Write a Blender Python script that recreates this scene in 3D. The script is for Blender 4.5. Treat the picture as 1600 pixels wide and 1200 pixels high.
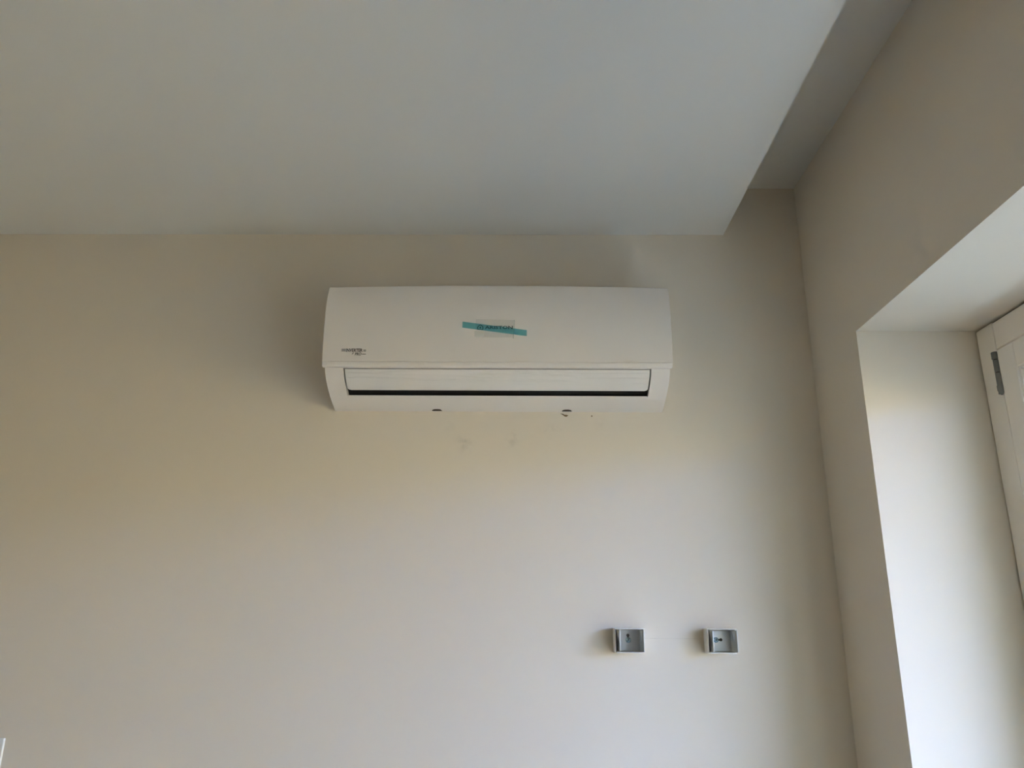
import bpy, bmesh, math, random
from mathutils import Vector, Matrix
random.seed(4)
for o in list(bpy.data.objects):
    bpy.data.objects.remove(o)
sc = bpy.context.scene
C = sc.collection

# ------------------------------------------------------------------ camera
H = 1.6                      # eye height of the photographer; the room is built around x=0, y=0
yaw, pitch, roll, F = 0.0146234, 0.2954014, 0.0079831, 1215.13
fwd = Vector((-math.sin(yaw)*math.cos(pitch), math.cos(yaw)*math.cos(pitch), math.sin(pitch)))
right = Vector((math.cos(yaw), math.sin(yaw), 0))
up = right.cross(fwd)
r2 = right*math.cos(roll) + up*math.sin(roll)
u2 = -right*math.sin(roll) + up*math.cos(roll)
cd = bpy.data.cameras.new('camera'); cam = bpy.data.objects.new('camera', cd); C.objects.link(cam)
cam.matrix_world = Matrix(((r2.x, u2.x, -fwd.x, 0), (r2.y, u2.y, -fwd.y, 0), (r2.z, u2.z, -fwd.z, H), (0, 0, 0, 1)))
cd.sensor_fit = 'HORIZONTAL'; cd.sensor_width = 36; cd.lens = 36*F/1600
cd.clip_start = 0.02; cd.clip_end = 300
sc.camera = cam

# ------------------------------------------------------------------ light
w = bpy.data.worlds.new('world'); sc.world = w; w.use_nodes = True
nt = w.node_tree; bgn = nt.nodes['Background']
SUN = Vector((-0.80, -0.34, 0.30)).normalized()          # towards the low afternoon sun, behind this house
bgn.inputs[0].default_value = (0.56, 0.77, 1.0, 1); bgn.inputs[1].default_value = 49.0     # even clear blue sky
sd = bpy.data.lights.new('sun', 'SUN'); sd.energy = 18.0; sd.angle = math.radians(0.6); sd.color = (1, 0.80, 0.62)
sun = bpy.data.objects.new('sun', sd); C.objects.link(sun)
sun.rotation_euler = (-SUN).to_track_quat('-Z', 'Y').to_euler()
pd = bpy.data.lights.new('door_daylight', 'AREA'); pd.shape = 'RECTANGLE'; pd.size = 2.2; pd.size_y = 1.46
pd.cycles.is_portal = True
po = bpy.data.objects.new('door_daylight', pd); C.objects.link(po)
po.location = (1.11, 0.94, 1.12); po.rotation_euler = (0, math.radians(90), 0)

sc.view_settings.view_transform = 'Standard'; sc.view_settings.look = 'None'
sc.view_settings.exposure = 0.12; sc.view_settings.gamma = 1.0; sc.view_settings.use_curve_mapping = False
sc.cycles.max_bounces = 12; sc.cycles.diffuse_bounces = 8; sc.cycles.transparent_max_bounces = 12
sc.cycles.caustics_reflective = False; sc.cycles.caustics_refractive = False
sc.cycles.sample_clamp_indirect = 12

# ------------------------------------------------------------------ materials
def principled(name, col, rough=0.6, metal=0.0, spec=0.5, alpha=1.0, bump=None, mottling=0.0):
    m = bpy.data.materials.new(name); m.use_nodes = True
    n = m.node_tree.nodes; l = m.node_tree.links; b = n['Principled BSDF']
    b.inputs['Base Color'].default_value = (*col, 1); b.inputs['Roughness'].default_value = rough
    b.inputs['Metallic'].default_value = metal; b.inputs['Specular IOR Level'].default_value = spec
    b.inputs['Alpha'].default_value = alpha
    tc = n.new('ShaderNodeTexCoord')
    if mottling:
        ns = n.new('ShaderNodeTexNoise'); ns.inputs['Scale'].default_value = 9; ns.inputs['Detail'].default_value = 4
        mr = n.new('ShaderNodeMapRange'); mr.inputs['To Min'].default_value = 1-mottling; mr.inputs['To Max'].default_value = 1+mottling
        mx = n.new('ShaderNodeVectorMath'); mx.operation = 'SCALE'; mx.inputs[0].default_value = col
        l.new(tc.outputs['Object'], ns.inputs['Vector']); l.new(ns.outputs['Fac'], mr.inputs['Value'])
        l.new(mr.outputs[0], mx.inputs['Scale']); l.new(mx.outputs[0], b.inputs['Base Color'])
    if bump:
        scale, strength, dist = bump
        mp = n.new('ShaderNodeMapping'); mp.inputs['Scale'].default_value = scale
        ns = n.new('ShaderNodeTexNoise'); ns.inputs['Scale'].default_value = 1; ns.inputs['Detail'].default_value = 3
        bp = n.new('ShaderNodeBump'); bp.inputs['Strength'].default_value = strength; bp.inputs['Distance'].default_value = dist
        l.new(tc.outputs['Object'], mp.inputs[0]); l.new(mp.outputs[0], ns.inputs['Vector'])
        l.new(ns.outputs['Fac'], bp.inputs['Height']); l.new(bp.outputs[0], b.inputs['Normal'])
    return m

WALL = (0.73, 0.67, 0.585)
M = {}
M['wall'] = principled('wall_paint', WALL, 0.62, spec=0.25, bump=((60, 60, 60), 0.12, 0.0008), mottling=0.01)
M['ceiling'] = principled('ceiling_paint', (0.74, 0.73, 0.705), 0.8, spec=0.2, bump=((40, 40, 40), 0.1, 0.0008))
M['floor'] = principled('floor_tile', (0.10, 0.07, 0.045), 0.45)
M['white_plastic'] = principled('white_plastic', (0.80, 0.76, 0.735), 0.3)
M['panel_plastic'] = principled('glossy_panel_plastic', (0.80, 0.76, 0.735), 0.2)
M['dark'] = principled('dark_cavity', (0.007, 0.006, 0.006), 0.8)  # near-black stands for the shade inside the outlet and screw recess
M['dark_seal'] = principled('dark_seal', (0.06, 0.05, 0.04), 0.9)  # dark colour stands for shade in gaps, seams and slots
M['frame_paint'] = principled('frame_paint', (0.90, 0.86, 0.80), 0.42, bump=((25, 25, 4), 0.25, 0.001), mottling=0.02)
M['hinge'] = principled('hinge_metal', (0.22, 0.22, 0.21), 0.45, metal=0.5)
M['bracket_shell'] = principled('bracket_shell_plastic', (0.80, 0.79, 0.77), 0.35)
M['bracket_metal'] = principled('bracket_painted_metal', (0.60, 0.62, 0.62), 0.32, metal=0.2)
M['ear_white'] = principled('ear_white_plastic', (0.93, 0.94, 0.95), 0.3)  # pure white paints the highlight on the bracket ears
M['zinc'] = principled('zinc_screw', (0.42, 0.55, 0.60), 0.25, metal=0.7)
M['ink'] = principled('black_print', (0.02, 0.02, 0.02), 0.5)
M['grey_ink'] = principled('grey_print', (0.22, 0.21, 0.20), 0.5)
M['logo_ink'] = principled('logo_print', (0.02, 0.03, 0.035), 0.5)
M['teal_tape'] = principled('teal_tape', (0.0, 0.31, 0.39), 0.4, alpha=0.60)
M['clear_tape'] = principled('clear_tape', (0.62, 0.66, 0.58), 0.2, alpha=0.16)
M['clear_edge'] = principled('clear_tape_fold', (0.95, 0.95, 0.88), 0.3, alpha=0.5)
M['chip'] = principled('bare_plaster', (0.16, 0.11, 0.06), 0.9, bump=((300, 300, 300), 0.8, 0.002))
M['facade_pale'] = principled('pale_render', (0.30, 0.41, 0.72), 0.9, spec=0.1, mottling=0.04)  # blue put into the unseen tall house to cool the daylight
M['facade'] = principled('ochre_render', (0.72, 0.45, 0.22), 0.9, spec=0.1, mottling=0.04)
M['facade_base'] = principled('ochre_plinth', (0.38, 0.26, 0.16), 0.9, spec=0.1, mottling=0.04)  # warm base invented to tint the low daylight
M['divider'] = principled('balcony_divider', (0.42, 0.42, 0.42), 0.6)  # for the added panel that blocks light on the balcony
M['terrace'] = principled('terrace_tile', (0.30, 0.275, 0.26), 0.7)
M['street'] = principled('street_paving', (0.04, 0.037, 0.035), 0.9, mottling=0.05)
M['outer'] = principled('outer_render', (0.62, 0.60, 0.56), 0.85)

# protective film with long creases on the air flap
m = principled('flap_film', (0.80, 0.775, 0.76), 0.3); M['flap'] = m
n = m.node_tree.nodes; l = m.node_tree.links; b = n['Principled BSDF']
tc = n.new('ShaderNodeTexCoord'); mp = n.new('ShaderNodeMapping'); mp.inputs['Scale'].default_value = (3.2, 40, 75)
ns = n.new('ShaderNodeTexNoise'); ns.inputs['Scale'].default_value = 1.0; ns.inputs['Detail'].default_value = 2; ns.inputs['Distortion'].default_value = 0.6
ab = n.new('ShaderNodeMath'); ab.operation = 'SUBTRACT'; ab.inputs[1].default_value = 0.5
ab2 = n.new('ShaderNodeMath'); ab2.operation = 'ABSOLUTE'
mr = n.new('ShaderNodeMapRange'); mr.inputs['From Max'].default_value = 0.045; mr.inputs['To Min'].default_value = 0.0
bp = n.new('ShaderNodeBump'); bp.inputs['Strength'].default_value = 0.6; bp.inputs['Distance'].default_value = 0.0009
l.new(tc.outputs['Object'], mp.inputs[0]); l.new(mp.outputs[0], ns.inputs['Vector']); l.new(ns.outputs['Fac'], ab.inputs[0])
l.new(ab.outputs[0], ab2.inputs[0]); l.new(ab2.outputs[0], mr.inputs['Value']); l.new(mr.outputs[0], bp.inputs['Height']); l.new(bp.outputs[0], b.inputs['Normal'])

# teal protective film: tinted see-through, light passes it on the way in and out
m = M['teal_tape']; n = m.node_tree.nodes; l = m.node_tree.links
n['Principled BSDF'].inputs['Alpha'].default_value = 1.0; n['Principled BSDF'].inputs['Base Color'].default_value = (0.14, 0.36, 0.39, 1)
tr = n.new('ShaderNodeBsdfTransparent'); tr.inputs[0].default_value = (0.44, 0.84, 0.91, 1)
mx = n.new('ShaderNodeMixShader'); mx.inputs[0].default_value = 0.30
l.new(tr.outputs[0], mx.inputs[1]); l.new(n['Principled BSDF'].outputs[0], mx.inputs[2]); l.new(mx.outputs[0], n['Material Output'].inputs[0])

# window glass: clear with a Fresnel reflection
m = bpy.data.materials.new('window_glass'); m.use_nodes = True; M['glass'] = m
n = m.node_tree.nodes; l = m.node_tree.links; n.clear()
out = n.new('ShaderNodeOutputMaterial'); mix = n.new('ShaderNodeMixShader'); geo = n.new('ShaderNodeNewGeometry')
tr = n.new('ShaderNodeBsdfTransparent'); tr.inputs[0].default_value = (0.96, 0.98, 0.97, 1)
gl = n.new('ShaderNodeBsdfGlossy'); gl.inputs['Roughness'].default_value = 0.02
# Schlick reflectance from |N.I|, the same on both faces of the pane
dt = n.new('ShaderNodeVectorMath'); dt.operation = 'DOT_PRODUCT'; l.new(geo.outputs['Normal'], dt.inputs[0]); l.new(geo.outputs['Incoming'], dt.inputs[1])
def mth(op, a, c=None):
    q = n.new('ShaderNodeMath'); q.operation = op
    for i, v in enumerate((a, c)):
        if v is None: continue
        if isinstance(v, (int, float)): q.inputs[i].default_value = v
        else: l.new(v, q.inputs[i])
    return q.outputs[0]
pw = mth('POWER', mth('SUBTRACT', 1.0, mth('ABSOLUTE', dt.outputs['Value'])), 5.0)
l.new(mth('ADD', 0.04, mth('MULTIPLY', pw, 0.9)), mix.inputs[0]); l.new(tr.outputs[0], mix.inputs[1]); l.new(gl.outputs[0], mix.inputs[2]); l.new(mix.outputs[0], out.inputs[0])

# back wall paint: the same paint with faint finger smudges and a pencil line between the two brackets
m = principled('wall_paint_marked', WALL, 0.62, spec=0.25, bump=((60, 60, 60), 0.12, 0.0008)); M['wall_marked'] = m
n = m.node_tree.nodes; l = m.node_tree.links; b = n['Principled BSDF']
tc = n.new('ShaderNodeTexCoord'); sep = n.new('ShaderNodeSeparateXYZ'); l.new(tc.outputs['Object'], sep.inputs[0])
ns = n.new('ShaderNodeTexNoise'); ns.inputs['Scale'].default_value = 55; ns.inputs['Detail'].default_value = 4; l.new(tc.outputs['Object'], ns.inputs['Vector'])
nr = n.new('ShaderNodeMapRange'); nr.inputs['From Min'].default_value = 0.42; nr.inputs['From Max'].default_value = 0.68; l.new(ns.outputs['Fac'], nr.inputs['Value'])
total = None
def math_node(op, a, c=None):
    q = n.new('ShaderNodeMath'); q.operation = op
    for i, v in enumerate((a, c)):
        if v is None: continue
        if isinstance(v, (int, float)): q.inputs[i].default_value = v
        else: l.new(v, q.inputs[i])
    return q.outputs[0]
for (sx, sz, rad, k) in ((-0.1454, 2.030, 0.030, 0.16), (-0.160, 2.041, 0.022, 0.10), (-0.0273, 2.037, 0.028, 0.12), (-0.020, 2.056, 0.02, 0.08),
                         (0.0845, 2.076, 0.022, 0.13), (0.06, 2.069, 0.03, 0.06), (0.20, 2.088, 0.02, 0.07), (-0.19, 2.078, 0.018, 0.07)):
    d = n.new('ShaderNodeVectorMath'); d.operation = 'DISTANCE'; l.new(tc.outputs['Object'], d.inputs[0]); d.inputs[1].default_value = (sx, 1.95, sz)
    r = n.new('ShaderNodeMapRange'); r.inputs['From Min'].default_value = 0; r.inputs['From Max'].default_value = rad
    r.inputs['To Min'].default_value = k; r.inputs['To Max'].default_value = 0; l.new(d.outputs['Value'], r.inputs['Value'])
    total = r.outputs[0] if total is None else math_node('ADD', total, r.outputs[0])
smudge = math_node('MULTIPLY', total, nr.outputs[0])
zl = math_node('ABSOLUTE', math_node('ADD', sep.outputs['Z'], -1.5622))
line = math_node('MULTIPLY', math_node('LESS_THAN', zl, 0.0006), math_node('MULTIPLY', math_node('GREATER_THAN', sep.outputs['X'], 0.29), math_node('LESS_THAN', sep.outputs['X'], 0.43)))
line = math_node('MULTIPLY', line, math_node('ADD', 0.07, math_node('MULTIPLY', nr.outputs[0], 0.12)))
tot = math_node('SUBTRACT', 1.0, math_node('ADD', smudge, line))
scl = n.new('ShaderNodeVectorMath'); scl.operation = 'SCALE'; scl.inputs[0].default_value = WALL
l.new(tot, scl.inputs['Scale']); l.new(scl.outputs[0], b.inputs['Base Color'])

# ------------------------------------------------------------------ helpers
def tag(o, label=None, cat=None, group=None, kind=None):
    for k, v in (('label', label), ('category', cat), ('group', group), ('kind', kind)):
        if v: o[k] = v
    return o
def link(name, bm, mats, parent=None, smooth=False, bevel=None, kind=None):
    me = bpy.data.meshes.new(name); bmesh.ops.recalc_face_normals(bm, faces=bm.faces); bm.to_mesh(me); bm.free()
    for mm in (mats if isinstance(mats, (list, tuple)) else [mats]): me.materials.append(M[mm])
    o = bpy.data.objects.new(name, me); C.objects.link(o)
    if parent: o.parent = parent
    if smooth:
        for p in me.polygons: p.use_smooth = True
    if bevel:
        bv = o.modifiers.new('bevel', 'BEVEL'); bv.width = bevel; bv.segments = 3; bv.limit_method = 'ANGLE'; bv.angle_limit = math.radians(35)
        bv.harden_normals = False
        for p in me.polygons: p.use_smooth = True
        wn = o.modifiers.new('normals', 'WEIGHTED_NORMAL'); wn.keep_sharp = True
    if kind: o['kind'] = kind
    return o
def empty(name, loc):
    o = bpy.data.objects.new(name, None); C.objects.link(o); o.location = loc; o.empty_display_size = 0.05; return o
def box(bm, x0, x1, y0, y1, z0, z1):
    v = [bm.verts.new((x, y, z)) for x in (x0, x1) for y in (y0, y1) for z in (z0, z1)]
    for f in ((0, 1, 3, 2), (4, 6, 7, 5), (0, 4, 5, 1), (2, 3, 7, 6), (0, 2, 6, 4), (1, 5, 7, 3)):
        bm.faces.new([v[i] for i in f])
    return v
def prism(bm, pts, axis, a0, a1):
    """closed polygon pts extruded along an axis ('x','y','z') from a0 to a1"""
    def P(p, a):
        return {'x': (a, p[0], p[1]), 'y': (p[0], a, p[1]), 'z': (p[0], p[1], a)}[axis]
    A = [bm.verts.new(P(p, a0)) for p in pts]; B = [bm.verts.new(P(p, a1)) for p in pts]
    bm.faces.new(A); bm.faces.new(B[::-1]); k = len(pts)
    for i in range(k): bm.faces.new((A[i], B[i], B[(i+1) % k], A[(i+1) % k]))

# ------------------------------------------------------------------ the room
YB = 1.95                     # back wall plane
XR = 0.7626                   # right wall plane
XF = 1.0314                   # room side of the door frame
XO = 1.24                     # outer face of the right wall
XL, YN = -2.9, -2.6           # left and near walls
ZC, ZR = H+1.0278, H+1.1727   # dropped ceiling and the pocket above it
XS = 0.5543                   # edge of the dropped ceiling
ZT, YJ, YE = H+0.6404, 1.6787, 0.20   # door opening: soffit, far jamb, near jamb

bm = bmesh.new(); box(bm, XL-0.15, XO, YB, YB+0.15, -0.1, ZR+0.1)
wall_back = link('wall_back', bm, 'wall_marked', kind='structure')
bm = bmesh.new()
# right wall with the door opening, one welded shell
yz = [(YN-0.15, -0.1), (YN-0.15, ZR+0.1), (YB, ZR+0.1), (YB, -0.1), (YJ, -0.1), (YJ, ZT), (YE, ZT), (YE, -0.1)]
prism(bm, yz, 'x', XR, XO)
link('wall_right', bm, 'wall', kind='structure')
bm = bmesh.new(); box(bm, XL-0.15, XL, YN-0.15, YB, -0.1, ZR+0.1); link('wall_left', bm, 'wall', kind='structure')
bm = bmesh.new(); box(bm, XL, XR, YN-0.15, YN, -0.1, ZR+0.1); link('wall_near', bm, 'wall', kind='structure')
bm = bmesh.new(); box(bm, XL, XR, YN, YB, -0.1, 0); link('floor', bm, 'floor', kind='structure')
bm = bmesh.new(); box(bm, XR, XO+0.02, YE+0.001, YJ-0.001, -0.09, 0.006); link('trim_threshold', bm, 'floor', kind='structure')
bm = bmesh.new()
prism(bm, [(XL, ZC), (XS, ZC), (XS, ZR), (XR, ZR), (XR, ZR+0.1), (XL, ZR+0.1)], 'y', YN, YB)
link('ceiling', bm, 'ceiling', kind='structure')
# bare spots in the plaster under the air conditioner
def chip(pts, d=0.0012):
    bm = bmesh.new()
    prism(bm, pts, 'y', YB-d, YB+0.002); return link('plaster_chip', bm, 'chip', wall_back)
chip([(0.0975, H+0.5135), (0.104, H+0.5130), (0.108, H+0.5105), (0.115, H+0.5100), (0.1175, H+0.5085), (0.1125, H+0.5050), (0.108, H+0.5065), (0.1035, H+0.5100)])
chip([(0.1775, H+0.5095), (0.1795, H+0.5090), (0.1800, H+0.5065), (0.1782, H+0.5050), (0.1768, H+0.5068)])

# outside: balcony floor, street, the houses across it and the rest of our own house that shades the street
bm = bmesh.new(); box(bm, XO, 2.25, -3.5, 3.0, -0.16, -0.03); link('floor_balcony', bm, 'terrace', kind='structure')
bm = bmesh.new(); box(bm, XO, 2.3, -1.65, -1.6, -0.03, 2.45); link('wall_balcony_divider', bm, 'divider', kind='structure')  # added out of view to block sidelong daylight
bm = bmesh.new(); box(bm, XO, 2.75, -3.5, 3.0, 2.45, 2.65); link('ceiling_balcony', bm, 'outer', kind='structure')  # unseen slab, set low and long to cut off the high sky
bm = bmesh.new(); box(bm, XO, 60, -60, 60, -3.6, -3.5); link('ground', bm, 'street', kind='structure')
bm = bmesh.new(); box(bm, -9, XO, -30, 24, ZR+0.12, 3.2); link('wall_upper', bm, 'outer', kind='structure')
def house(x, y0, y1, top, mat):
    r = empty('wall_across_street', (x, y0, -3.5)); r['kind'] = 'structure'
    zp = 0 if mat == 'facade' else 6.5            # unseen tall house: height and ochre base invented to shape the daylight
    bm = bmesh.new(); box(bm, 0, 6, 0, y1-y0, zp, top+3.5); link('facade', bm, mat, r)
    if zp: bm = bmesh.new(); box(bm, 0.02, 6, 0, y1-y0, 0, zp); link('lower_wall', bm, 'facade_base', r)
    bm = bmesh.new(); box(bm, -0.25, 6.25, -0.1, y1-y0+0.1, top+3.5, top+3.7); link('roof_slab', bm, 'outer', r)
house(11.5, -4, 28, 2.8, 'facade')
house(11.5, -40, -4.3, 12.0, 'facade_pale')

# ------------------------------------------------------------------ glazed door in the right wall
door = empty('door_1', (XF, (YJ+YE)/2, 0)); door['kind'] = 'structure'
ox, oy = XF, (YJ+YE)/2
def dlink(name, bm, mat, parent=door, **k):
    for v in bm.verts: v.co -= Vector((ox, oy, 0))
    return link(name, bm, mat, parent, **k)
G = 0.004
bm = bmesh.new()                                             # far stile of the frame
box(bm, XF, XF+0.065, YJ-0.065, YJ-G, 0.0, ZT-0.004); dlink('frame_stile', bm, 'frame_paint', bevel=0.002)
bm = bmesh.new(); box(bm, XF, XF+0.065, YE+G, YE+0.065, 0.0, ZT-0.004); dlink('frame_stile', bm, 'frame_paint', bevel=0.002)
bm = bmesh.new(); box(bm, XF+0.001, XF+0.065, YE+0.0655, YJ-0.0655, ZT-0.066, ZT-0.006); dlink('frame_head', bm, 'frame_paint', bevel=0.002)
bm = bmesh.new()
box(bm, XF+0.010, XF+0.055, YE+0.001, YJ-0.001, ZT-0.008, ZT-0.0005)
box(bm, XF+0.010, XF+0.055, YJ-0.006, YJ-0.0005, 0, ZT-0.008)
dlink('seal', bm, 'dark_seal')  # dark strip added behind the frame gap to paint its shade
def leaf(y0, y1):
    """one door leaf between y0 (near) and y1 (far): stiles, rails, glazing bead and glass"""
    z0, z1, s, xf = 0.012, ZT-0.0705, 0.057, XF-0.003
    L = None
    bm = bmesh.new(); box(bm, xf, xf+0.055, y1-s, y1, z0, z1); L = dlink('leaf_stile', bm, 'frame_paint', bevel=0.003)
    bm = bmesh.new(); box(bm, xf, xf+0.055, y0, y0+s, z0, z1); dlink('leaf_stile', bm, 'frame_paint', bevel=0.003)
    bm = bmesh.new(); box(bm, xf+0.0005, xf+0.055, y0+s, y1-s, z1-0.055, z1); dlink('leaf_rail', bm, 'frame_paint', bevel=0.002)
    bm = bmesh.new(); box(bm, xf+0.0005, xf+0.055, y0+s, y1-s, z0, z0+0.11); dlink('leaf_rail', bm, 'frame_paint', bevel=0.002)
    # sloping glazing bead, mitred ring
    bm = bmesh.new()
    ya, yb, za, zb = y0+s, y1-s, z0+0.11, z1-0.055
    rings = []
    for (ins, dx) in ((0.0, 0.004), (0.005, 0.004), (0.008, 0.009), (0.030, 0.015), (0.030, 0.024), (0.0, 0.024)):
        rings.append([bm.verts.new((xf+dx, yy, zz)) for yy, zz in ((ya+ins, za+ins), (yb-ins, za+ins), (yb-ins, zb-ins), (ya+ins, zb-ins))])
    for i in range(len(rings)):
        A, B = rings[i], rings[(i+1) % len(rings)]
        for k in range(4): bm.faces.new((A[k], A[(k+1) % 4], B[(k+1) % 4], B[k]))
    dlink('glazing_bead', bm, 'frame_paint')
    bm = bmesh.new(); box(bm, xf+0.024, xf+0.028, ya, yb, za, zb); dlink('pane', bm, 'glass')
YM = (YJ+YE)/2
leaf(YM+0.002, YJ-0.0665-0.003)
leaf(YE+0.0665, YM-0.002)
# hinge on the far stile: three knuckles, tapered foot, leaf plate
hz = empty('hinge', (XF-0.004-ox, 1.6145-oy, H+0.52)); hz.parent = door
def lathe(bm, prof, cx=0, cy=0, seg=20, axis='z', cz=0):
    rings = []
    for r, h in prof:
        rings.append([bm.verts.new((cx+r*math.cos(2*math.pi*i/seg), cy+r*math.sin(2*math.pi*i/seg), cz+h)) for i in range(seg)])
    for A, B in zip(rings, rings[1:]):
        for i in range(seg): bm.faces.new((A[i], A[(i+1) % seg], B[(i+1) % seg], B[i]))
    bm.faces.new(rings[0]); bm.faces.new(rings[-1][::-1])
for (a, c, r, foot) in ((0.0315, 0.0475, 0.0074, 0), (0.0020, 0.0295, 0.0056, 0), (-0.0485, 0.0000, 0.0056, 1)):
    bm = bmesh.new()
    pr = [(r*0.9, a), (r, a+0.0008), (r, c-0.0008), (r*0.9, c)]
    if foot: pr = [(0.002, a), (r*1.0, a+0.006), (r*1.3, a+0.010), (r*1.3, a+0.020), (r, a+0.022), (r, c-0.0008), (r*0.9, c)]
    lathe(bm, pr); link('knuckle', bm, 'hinge', hz, smooth=True)
bm = bmesh.new(); lathe(bm, [(0.004, -0.04), (0.004, 0.045)]); link('pin', bm, 'dark_seal', hz)  # coloured dark so the seams between knuckles look shaded
bm = bmesh.new(); box(bm, -0.001, 0.004, 0.001, 0.010, -0.045, 0.045); link('hinge_plate', bm, 'hinge', hz)

# ------------------------------------------------------------------ air conditioner
AX, AZ = -0.0638, H+0.517
ac = empty('air_conditioner', (AX, YB, AZ))
tag(ac, 'white wall mounted split air conditioner with teal tape on its front', 'air conditioner')
# local frame: x along the wall, y = -offset from the wall, z up from the lower edge
def catmull(pts, per=8):
    res = []
    P = [pts[0]]+list(pts)+[pts[-1]]
    for i in range(1, len(P)-2):
        for k in range(per):
            t = k/per
            res.append(tuple(0.5*((2*P[i][j])+(-P[i-1][j]+P[i+1][j])*t+(2*P[i-1][j]-5*P[i][j]+4*P[i+1][j]-P[i+2][j])*t*t+(-P[i-1][j]+3*P[i][j]-3*P[i+1][j]+P[i+2][j])*t**3) for j in (0, 1)))
    res.append(tuple(pts[-1])); return res
belly = catmull([(0.140, 0.082), (0.135, 0.0725), (0.120, 0.0540), (0.092, 0.0350), (0.050, 0.0162), (0.004, 0.0020), (0.0008, 0.0020)], 8)
HW = 0.4238; OW = 0.378
ia = min(range(len(belly)), key=lambda i: abs(belly[i][1]-0.074)); ib = min(range(len(belly)), key=lambda i: abs(belly[i][0]-0.0635))
bm = bmesh.new()
xs = [-HW, -OW, OW, HW]
back = [(0.0008, 0.276), (0.10, 0.276), (0.132, 0.262)]
sec = belly + back
cols = [[bm.verts.new((x, -p[0], p[1])) for p in sec] for x in xs]
K = len(sec)
for c in range(3):
    for i in range(K):
        j = (i+1) % K
        if c == 1 and ia <= i < ib: continue
        bm.faces.new((cols[c][i], cols[c+1][i], cols[c+1][j], cols[c][j]))
bm.faces.new(cols[0]); bm.faces.new(cols[3][::-1])
# walls of the outlet recess
inner = [[bm.verts.new((x, -p[0]+0.045, p[1]+0.020)) for p in sec[ia:ib+1]] for x in (-OW, OW)]
A = cols[1][ia:ib+1]; B = cols[2][ia:ib+1]
for i in range(len(A)-1):
    bm.faces.new((A[i], A[i+1], inner[0][i+1], inner[0][i])); bm.faces.new((B[i], inner[1][i], inner[1][i+1], B[i+1]))
    f = bm.faces.new((inner[0][i], inner[0][i+1], inner[1][i+1], inner[1][i])); f.material_index = 1
bm.faces.new((A[0], inner[0][0], inner[1][0], B[0]))
ie = min(range(len(belly)), key=lambda i: abs(belly[i][0]-0.086))
pl = [sec[ib][k]*0.62+sec[ie][k]*0.38 for k in (0, 1)]; lip = [bm.verts.new((x, -pl[0]+0.0050, pl[1])) for x in (-OW, OW)]      # rounded lower lip
bm.faces.new((A[-1], B[-1], lip[1], lip[0])); bm.faces.new((lip[0], lip[1], inner[1][-1], inner[0][-1]))
bm.faces.new((A[-1], lip[0], inner[0][-1])); bm.faces.new((B[-1], inner[1][-1], lip[1]))
casing = link('casing', bm, ['white_plastic', 'dark'], ac, bevel=0.0028)
# near-black sheet inside the recess, painting the shade of the air duct
bm = bmesh.new()
q = sec[ia:ib+1]
v0 = [[bm.verts.new((x, -p[0]+0.012, p[1]+0.006)) for p in q] for x in (-OW+0.0005, OW-0.0005)]
for i in range(len(q)-1): bm.faces.new((v0[0][i], v0[0][i+1], v0[1][i+1], v0[1][i]))
link('air_duct', bm, 'dark', ac)
# air flap: curved blade with rounded lower corners
ie = min(range(len(belly)), key=lambda i: abs(belly[i][0]-0.086))
arc = belly[ia:ie+1]
# resample the blade arc finely
fine = []
for a, c in zip(arc, arc[1:]):
    for t in (0, .25, .5, .75): fine.append((a[0]+(c[0]-a[0])*t, a[1]+(c[1]-a[1])*t))
fine.append(arc[-1])
L = [0]
for a, c in zip(fine, fine[1:]): L.append(L[-1]+math.hypot(c[0]-a[0], c[1]-a[1]))
bm = bmesh.new(); rows = []; rad = 0.009; FW = 0.3745
for p, s in list(zip(fine, L))[4:]:
    d = L[-1]-s
    hw = FW if d >= rad else FW-rad+math.sqrt(max(0, rad*rad-(rad-d)**2))
    rows.append([bm.verts.new((x, -p[0]+0.0002, p[1])) for x in (-hw, -hw*0.6, -hw*0.2, hw*0.2, hw*0.6, hw)])
for A, B in zip(rows, rows[1:]):
    for k in range(5): bm.faces.new((A[k], A[k+1], B[k+1], B[k]))
flap = link('air_flap', bm, 'flap', ac)
so = flap.modifiers.new('thickness', 'SOLIDIFY'); so.thickness = 0.003; so.offset = -1
# front panel: bowed shell hung over the casing
PW = 0.4280
def panel_off(z):   # offset from the wall of the panel face at height z
    pts = [(0.074, 0.148), (0.083, 0.1535), (0.10, 0.1555), (0.143, 0.159), (0.191, 0.1595), (0.237, 0.156), (0.270, 0.149), (0.286, 0.143)]
    for (z0, a), (z1, c) in zip(pts, pts[1:]):
        if z <= z1: return a+(c-a)*(z-z0)/(z1-z0)
    return pts[-1][1]
face = catmull([(0.1535, 0.0835), (0.1555, 0.10), (0.159, 0.143), (0.1595, 0.191), (0.156, 0.237), (0.149, 0.270), (0.1435, 0.286)], 5)
def face_off(z):
    for (a, z0), (c, z1) in zip(face, face[1:]):
        if z <= z1: return a+(c-a)*(z-z0)/(z1-z0)
    return face[-1][0]
psec = [(0.1405, 0.0735), (0.1505, 0.0745), (0.1535, 0.0815)] + face + [(0.135, 0.290), (0.06, 0.291), (0.0015, 0.288), (0.0015, 0.280), (0.10, 0.2765), (0.1325, 0.270), (0.1405, 0.10)]
bm = bmesh.new(); NX = 28; cols = []
for i in range(NX+1):
    x = -PW+2*PW*i/NX; bow = (1-(x/PW)**2)
    cols.append([bm.verts.new((x, -p[0], p[1]+0.006*bow*max(0, min(1, (p[1]-0.24)/0.04)))) for p in psec])
K = len(psec)
for A, B in zip(cols, cols[1:]):
    for i in range(K):
        j = (i+1) % K; bm.faces.new((A[i], B[i], B[j], A[j]))
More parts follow.
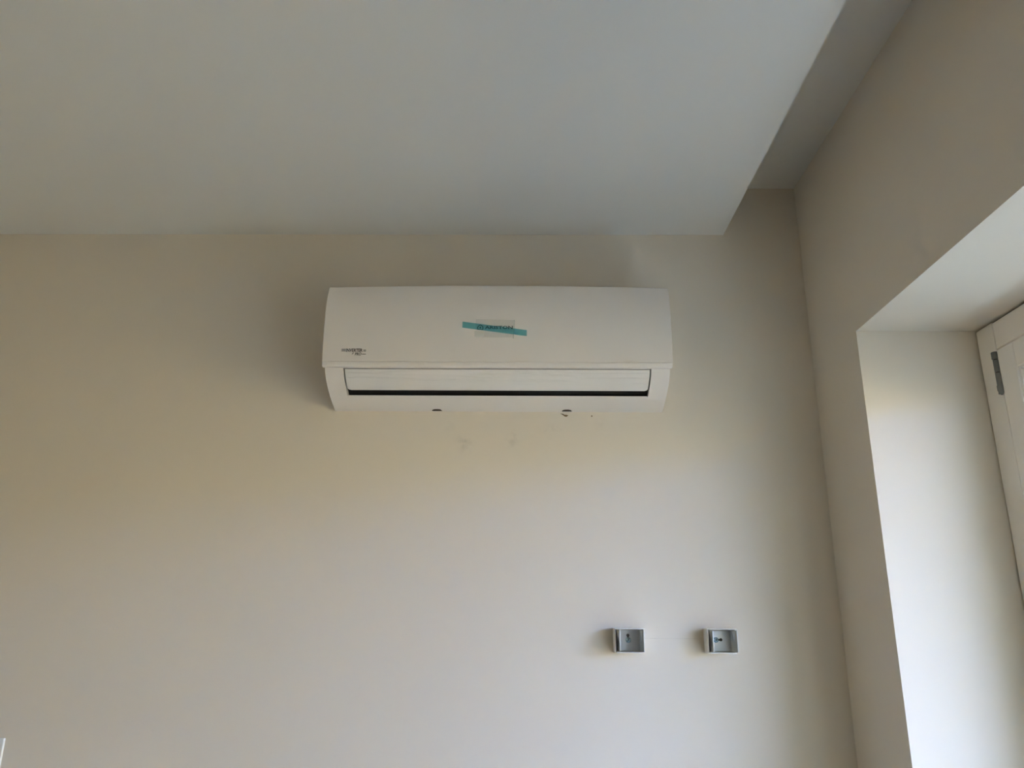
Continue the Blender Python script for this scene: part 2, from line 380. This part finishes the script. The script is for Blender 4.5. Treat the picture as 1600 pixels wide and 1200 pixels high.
bm.faces.new(cols[0]); bm.faces.new(cols[-1][::-1])
panel = link('front_panel', bm, 'panel_plastic', ac, bevel=0.0045)
# lip at the foot of the panel with rounded ends
bm = bmesh.new()
prism(bm, [(-0.1545, 0.0855), (-0.1555, 0.0845), (-0.1552, 0.0835), (-0.150, 0.0832), (-0.150, 0.0855)], 'x', -PW+0.002, PW-0.002)
link('panel_lip', bm, 'white_plastic', panel)

# flat sheets that follow the panel face
def on_panel(x, z, lift): return (x, -(face_off(z)+lift), z)
def text_mesh(name, body, x0, x1, z0, z1, mat, parent, lift=0.0004, shear=0.0, bold=0.02):
    cu = bpy.data.curves.new(name, 'FONT'); cu.body = body; cu.size = 1.0; cu.shear = shear; cu.resolution_u = 2; cu.offset = bold
    tmp = bpy.data.objects.new('text_tmp', cu); C.objects.link(tmp)
    dg = bpy.context.evaluated_depsgraph_get(); me = bpy.data.meshes.new_from_object(tmp.evaluated_get(dg))
    bpy.data.objects.remove(tmp)
    xs_ = [v.co.x for v in me.vertices]; ys_ = [v.co.y for v in me.vertices]
    a, c, e, g = min(xs_), max(xs_), min(ys_), max(ys_)
    for v in me.vertices:
        X = x0+(v.co.x-a)/(c-a)*(x1-x0); Z = z0+(v.co.y-e)/(g-e)*(z1-z0); v.co = on_panel(X, Z, lift)
    me.materials.clear(); me.materials.append(M[mat]); me.name = name
    o = bpy.data.objects.new(name, me); C.objects.link(o); o.parent = parent; return o
def sheet(name, corners, mat, parent, lift, nx=8, nz=4):
    """corners: lower left, lower right, upper right, upper left as (x,z)"""
    bm = bmesh.new(); g = []
    a, b_, c, d = corners
    for j in range(nz+1):
        t = j/nz; row = []
        for i in range(nx+1):
            s = i/nx
            x = (a[0]*(1-s)+b_[0]*s)*(1-t)+(d[0]*(1-s)+c[0]*s)*t
            z = (a[1]*(1-s)+b_[1]*s)*(1-t)+(d[1]*(1-s)+c[1]*s)*t
            row.append(bm.verts.new(on_panel(x, z, lift(s, t) if callable(lift) else lift)))
        g.append(row)
    for j in range(nz):
        for i in range(nx): bm.faces.new((g[j][i], g[j][i+1], g[j+1][i+1], g[j+1][i]))
    return link(name, bm, mat, parent, smooth=True)
def poly(name, loops, mat, parent, lift=0.0004):
    bm = bmesh.new()
    for lp in loops: bm.faces.new([bm.verts.new(on_panel(x, z, lift)) for x, z in lp])
    return link(name, bm, mat, parent)

# brand mark: house outline round a small flame, then the word
ex, ez, es = -0.0415, 0.1733, 0.0068
def ringed(o_, i_):
    return [[o_[k], o_[(k+1) % len(o_)], i_[(k+1) % len(i_)], i_[k]] for k in range(len(o_))]
outer = [(ex-es, ez-es*0.95), (ex-es*1.15, ez-es*0.1), (ex-es*0.85, ez+es*0.55), (ex, ez+es*1.15), (ex+es*0.85, ez+es*0.55), (ex+es*1.15, ez-es*0.1), (ex+es, ez-es*0.95)]
inner_ = [(ex+(x-ex)*0.70, ez+(z-ez)*0.70-0.0002) for x, z in outer]
drop = [(ex, ez+es*0.45), (ex+es*0.3, ez-es*0.1), (ex+es*0.22, ez-es*0.42), (ex, ez-es*0.5), (ex-es*0.22, ez-es*0.42), (ex-es*0.3, ez-es*0.1)]
lg = poly('emblem', ringed(outer, inner_)+[drop], 'logo_ink', panel); lg['label'] = 'dark house shaped emblem with small flame'
t = text_mesh('lettering', 'ARISTON', -0.0305, 0.0385, 0.1688, 0.1775, 'logo_ink', panel, bold=0.035); t['label'] = 'dark grey brand word under the tape'
# badge at the lower left
t = text_mesh('badge_lettering', 'INVERTER', -0.3695, -0.3290, 0.1092, 0.1178, 'ink', panel); t['label'] = 'black bold word INVERTER'
t2 = text_mesh('badge_lettering', 'PRO', -0.3475, -0.3315, 0.1003, 0.1080, 'ink', panel, shear=0.25); t2['label'] = 'black slanted word PRO'
sq = []
for i in range(3):
    for j in range(3):
        x = -0.3805+i*0.0034; z = 0.1103+j*0.0025; sq.append([(x, z), (x+0.0028, z), (x+0.0028, z+0.0019), (x, z+0.0019)])
poly('badge_emblem', sq, 'grey_ink', panel)
bars = []
for k in range(3):
    z = 0.1103+k*0.0018; bars.append([(-0.3270, z), (-0.3205, z), (-0.3205, z+0.0010), (-0.3270, z+0.0010)])
bars += [[(-0.3305, 0.1033), (-0.3205, 0.1033), (-0.3205, 0.1047), (-0.3305, 0.1047)], [(-0.3550, 0.1033), (-0.3535, 0.1033), (-0.3500, 0.1078), (-0.3520, 0.1078)]]
poly('badge_bar', bars, 'ink', panel)
# tapes
t = sheet('clear_tape', [(-0.0520, 0.1470), (0.0405, 0.1470), (0.0415, 0.1925), (-0.0528, 0.1950)], 'clear_tape', panel, lambda s, u: 0.0010+0.0006*math.sin(9*s)*(1-u))
t['label'] = 'clear rectangle of sticky tape over the brand word'
sheet('tape_fold', [(-0.0555, 0.1485), (-0.0330, 0.1480), (-0.0320, 0.1625), (-0.0550, 0.1640)], 'clear_edge', t, lambda s, u: 0.0012+0.0022*s*(1-u*0.7))
sheet('tape_edge', [(0.0385, 0.1440), (0.0410, 0.1440), (0.0435, 0.1925), (0.0410, 0.1935)], 'clear_edge', t, lambda s, u: 0.0019-0.0008*s, 1, 6)
t = sheet('tape_strip', [(-0.0856, 0.1715), (0.0730, 0.1500), (0.0730, 0.1655), (-0.0856, 0.1875)], 'teal_tape', panel, 0.0026, 14, 2)
t['label'] = 'slanted strip of teal protective tape'
# two small release slots at the lower edge, their shade painted as dark pieces
for cx in (-0.158, 0.1775):
    bm = bmesh.new()
    pts = [(cx-0.0125, 0.0012), (cx-0.009, 0.0034), (cx-0.004, 0.0042), (cx+0.004, 0.0042), (cx+0.009, 0.0034), (cx+0.0125, 0.0012)]
    prism(bm, pts, 'y', -0.0118, -0.004); link('release_slot', bm, 'dark_seal', ac)

# ------------------------------------------------------------------ two mounting brackets
def bracket(xc, zc, label, screw, hole):
    root = empty('wall_bracket', (xc, YB, zc)); tag(root, label, 'bracket', None)
    # white shell: top, left, bottom and right walls around an open front; y is minus the offset from the wall
    bm = bmesh.new(); W, Hh, T = 0.0355, 0.0275, 0.0022
    box(bm, -W, -W+T, -0.042, -0.0004, -Hh, Hh)
    box(bm, -W+T, W, -0.038, -0.0004, Hh-T, Hh)
    pts = [(-W+T, -0.0004), (-W+T, -0.042), (W-0.014, -0.042), (W-0.002, -0.030), (W, -0.0004)]
    prism(bm, pts, 'z', -Hh, -Hh+T)
    box(bm, W-T, W, -0.026, -0.0004, -Hh+T, Hh-T)
    link('shell', bm, 'bracket_shell', root, bevel=0.0007)
    # folded channel: base plate and two flanges
    bm = bmesh.new(); w_, h_ = 0.0300, 0.0238
    T = 0.0022
    wl = w_-0.0035
    prism(bm, [(-wl, -0.002), (-wl-0.0003, -0.055), (-wl+0.0022, -0.055), (-wl+0.0024, -0.0052), (w_-0.0024, -0.0052), (w_-0.0010, -0.055), (w_+0.0014, -0.055), (w_, -0.002)], 'z', -h_, h_)
    ch = link('channel', bm, 'bracket_metal', root, bevel=0.0009)
    # pressed ears at the top of each flange, their highlight painted pure white
    for x0 in (-wl-0.0001, w_-0.0020):
        bm = bmesh.new(); tip = bm.verts.new((x0-0.0001, -0.034, -0.0015)); ring = []
        for k in range(9):
            a = math.pi*k/8
            ring.append(bm.verts.new((x0-0.0045*math.sin(a), -0.038+0.0130*math.cos(a), h_-0.001)))
        for k in range(8): bm.faces.new((ring[k], ring[k+1], tip))
        bm.faces.new(ring+[]) if False else None
        bm.faces.new(ring[::-1])
        link('ear', bm, 'ear_white', ch)
    # keyhole slot, its shade painted as a dark piece, and screw
    hx, hz_ = hole; sx, sz = screw
    bm = bmesh.new()
    for k in range(1):
        pts = [(hx+0.0036*math.cos(2*math.pi*i/20), hz_+0.0036*math.sin(2*math.pi*i/20)) for i in range(20)]
        prism(bm, pts, 'y', -0.0058, -0.0050)
    dx, dz = sx-hx, sz-hz_; ll = math.hypot(dx, dz); nx_, nz_ = -dz/ll*0.0022, dx/ll*0.0022
    prism(bm, [(hx+nx_, hz_+nz_), (sx+nx_, sz+nz_), (sx-nx_, sz-nz_), (hx-nx_, hz_-nz_)], 'y', -0.00575, -0.0051)
    link('slot', bm, 'dark_seal', root)
    bm = bmesh.new(); seg = 24; prof = [(0.0064, 0.0052), (0.0064, 0.0062), (0.0060, 0.0070), (0.0046, 0.0074), (0.0044, 0.0086), (0.0030, 0.0098), (0.0012, 0.0101)]
    rings = [[bm.verts.new((sx+r*math.cos(2*math.pi*i/seg), -h, sz+r*math.sin(2*math.pi*i/seg))) for i in range(seg)] for r, h in prof]
    for A, B in zip(rings, rings[1:]):
        for i in range(seg): bm.faces.new((A[i], A[(i+1) % seg], B[(i+1) % seg], B[i]))
    bm.faces.new(rings[-1]); bm.faces.new(rings[0][::-1])
    s = link('screw', bm, 'zinc', root, smooth=True)
    bm = bmesh.new()
    for a in (0.5, 0.5+math.pi/2):
        ca, sa = math.cos(a), math.sin(a); p = [(0.0030*ca-0.0006*sa, 0.0030*sa+0.0006*ca), (-0.0030*ca-0.0006*sa, -0.0030*sa+0.0006*ca), (-0.0030*ca+0.0006*sa, -0.0030*sa-0.0006*ca), (0.0030*ca+0.0006*sa, 0.0030*sa-0.0006*ca)]
        prism(bm, [(sx+x, sz+z) for x, z in p], 'y', -0.01035, -0.0085)
    link('cross_recess', bm, 'dark', s)  # raised dark cross paints the shade of the recess
    return root
bracket(0.2521, H-0.0425, 'small white bracket left of the other, keyhole slot above its screw', (0.0, 0.0005), (-0.0005, 0.0115))
bracket(0.4673, H-0.0420, 'small white bracket nearer the corner, slot to the right of its screw', (-0.0080, 0.0020), (0.0038, 0.0025))

# ------------------------------------------------------------------ plate at the lower left
wp = empty('wall_plate', (-1.1955-0.06, YB, H-0.269-0.045))
tag(wp, 'white flat plate on the back wall, cut by the lower left corner', 'wall plate')
bm = bmesh.new(); box(bm, -0.06, 0.06, -0.0070, -0.0003, -0.045, 0.045); link('cover', bm, 'bracket_shell', wp, bevel=0.0015)
bm = bmesh.new(); box(bm, -0.045, 0.030, -0.0080, -0.0068, -0.032, 0.032); link('rocker', bm, 'white_plastic', wp, bevel=0.001)
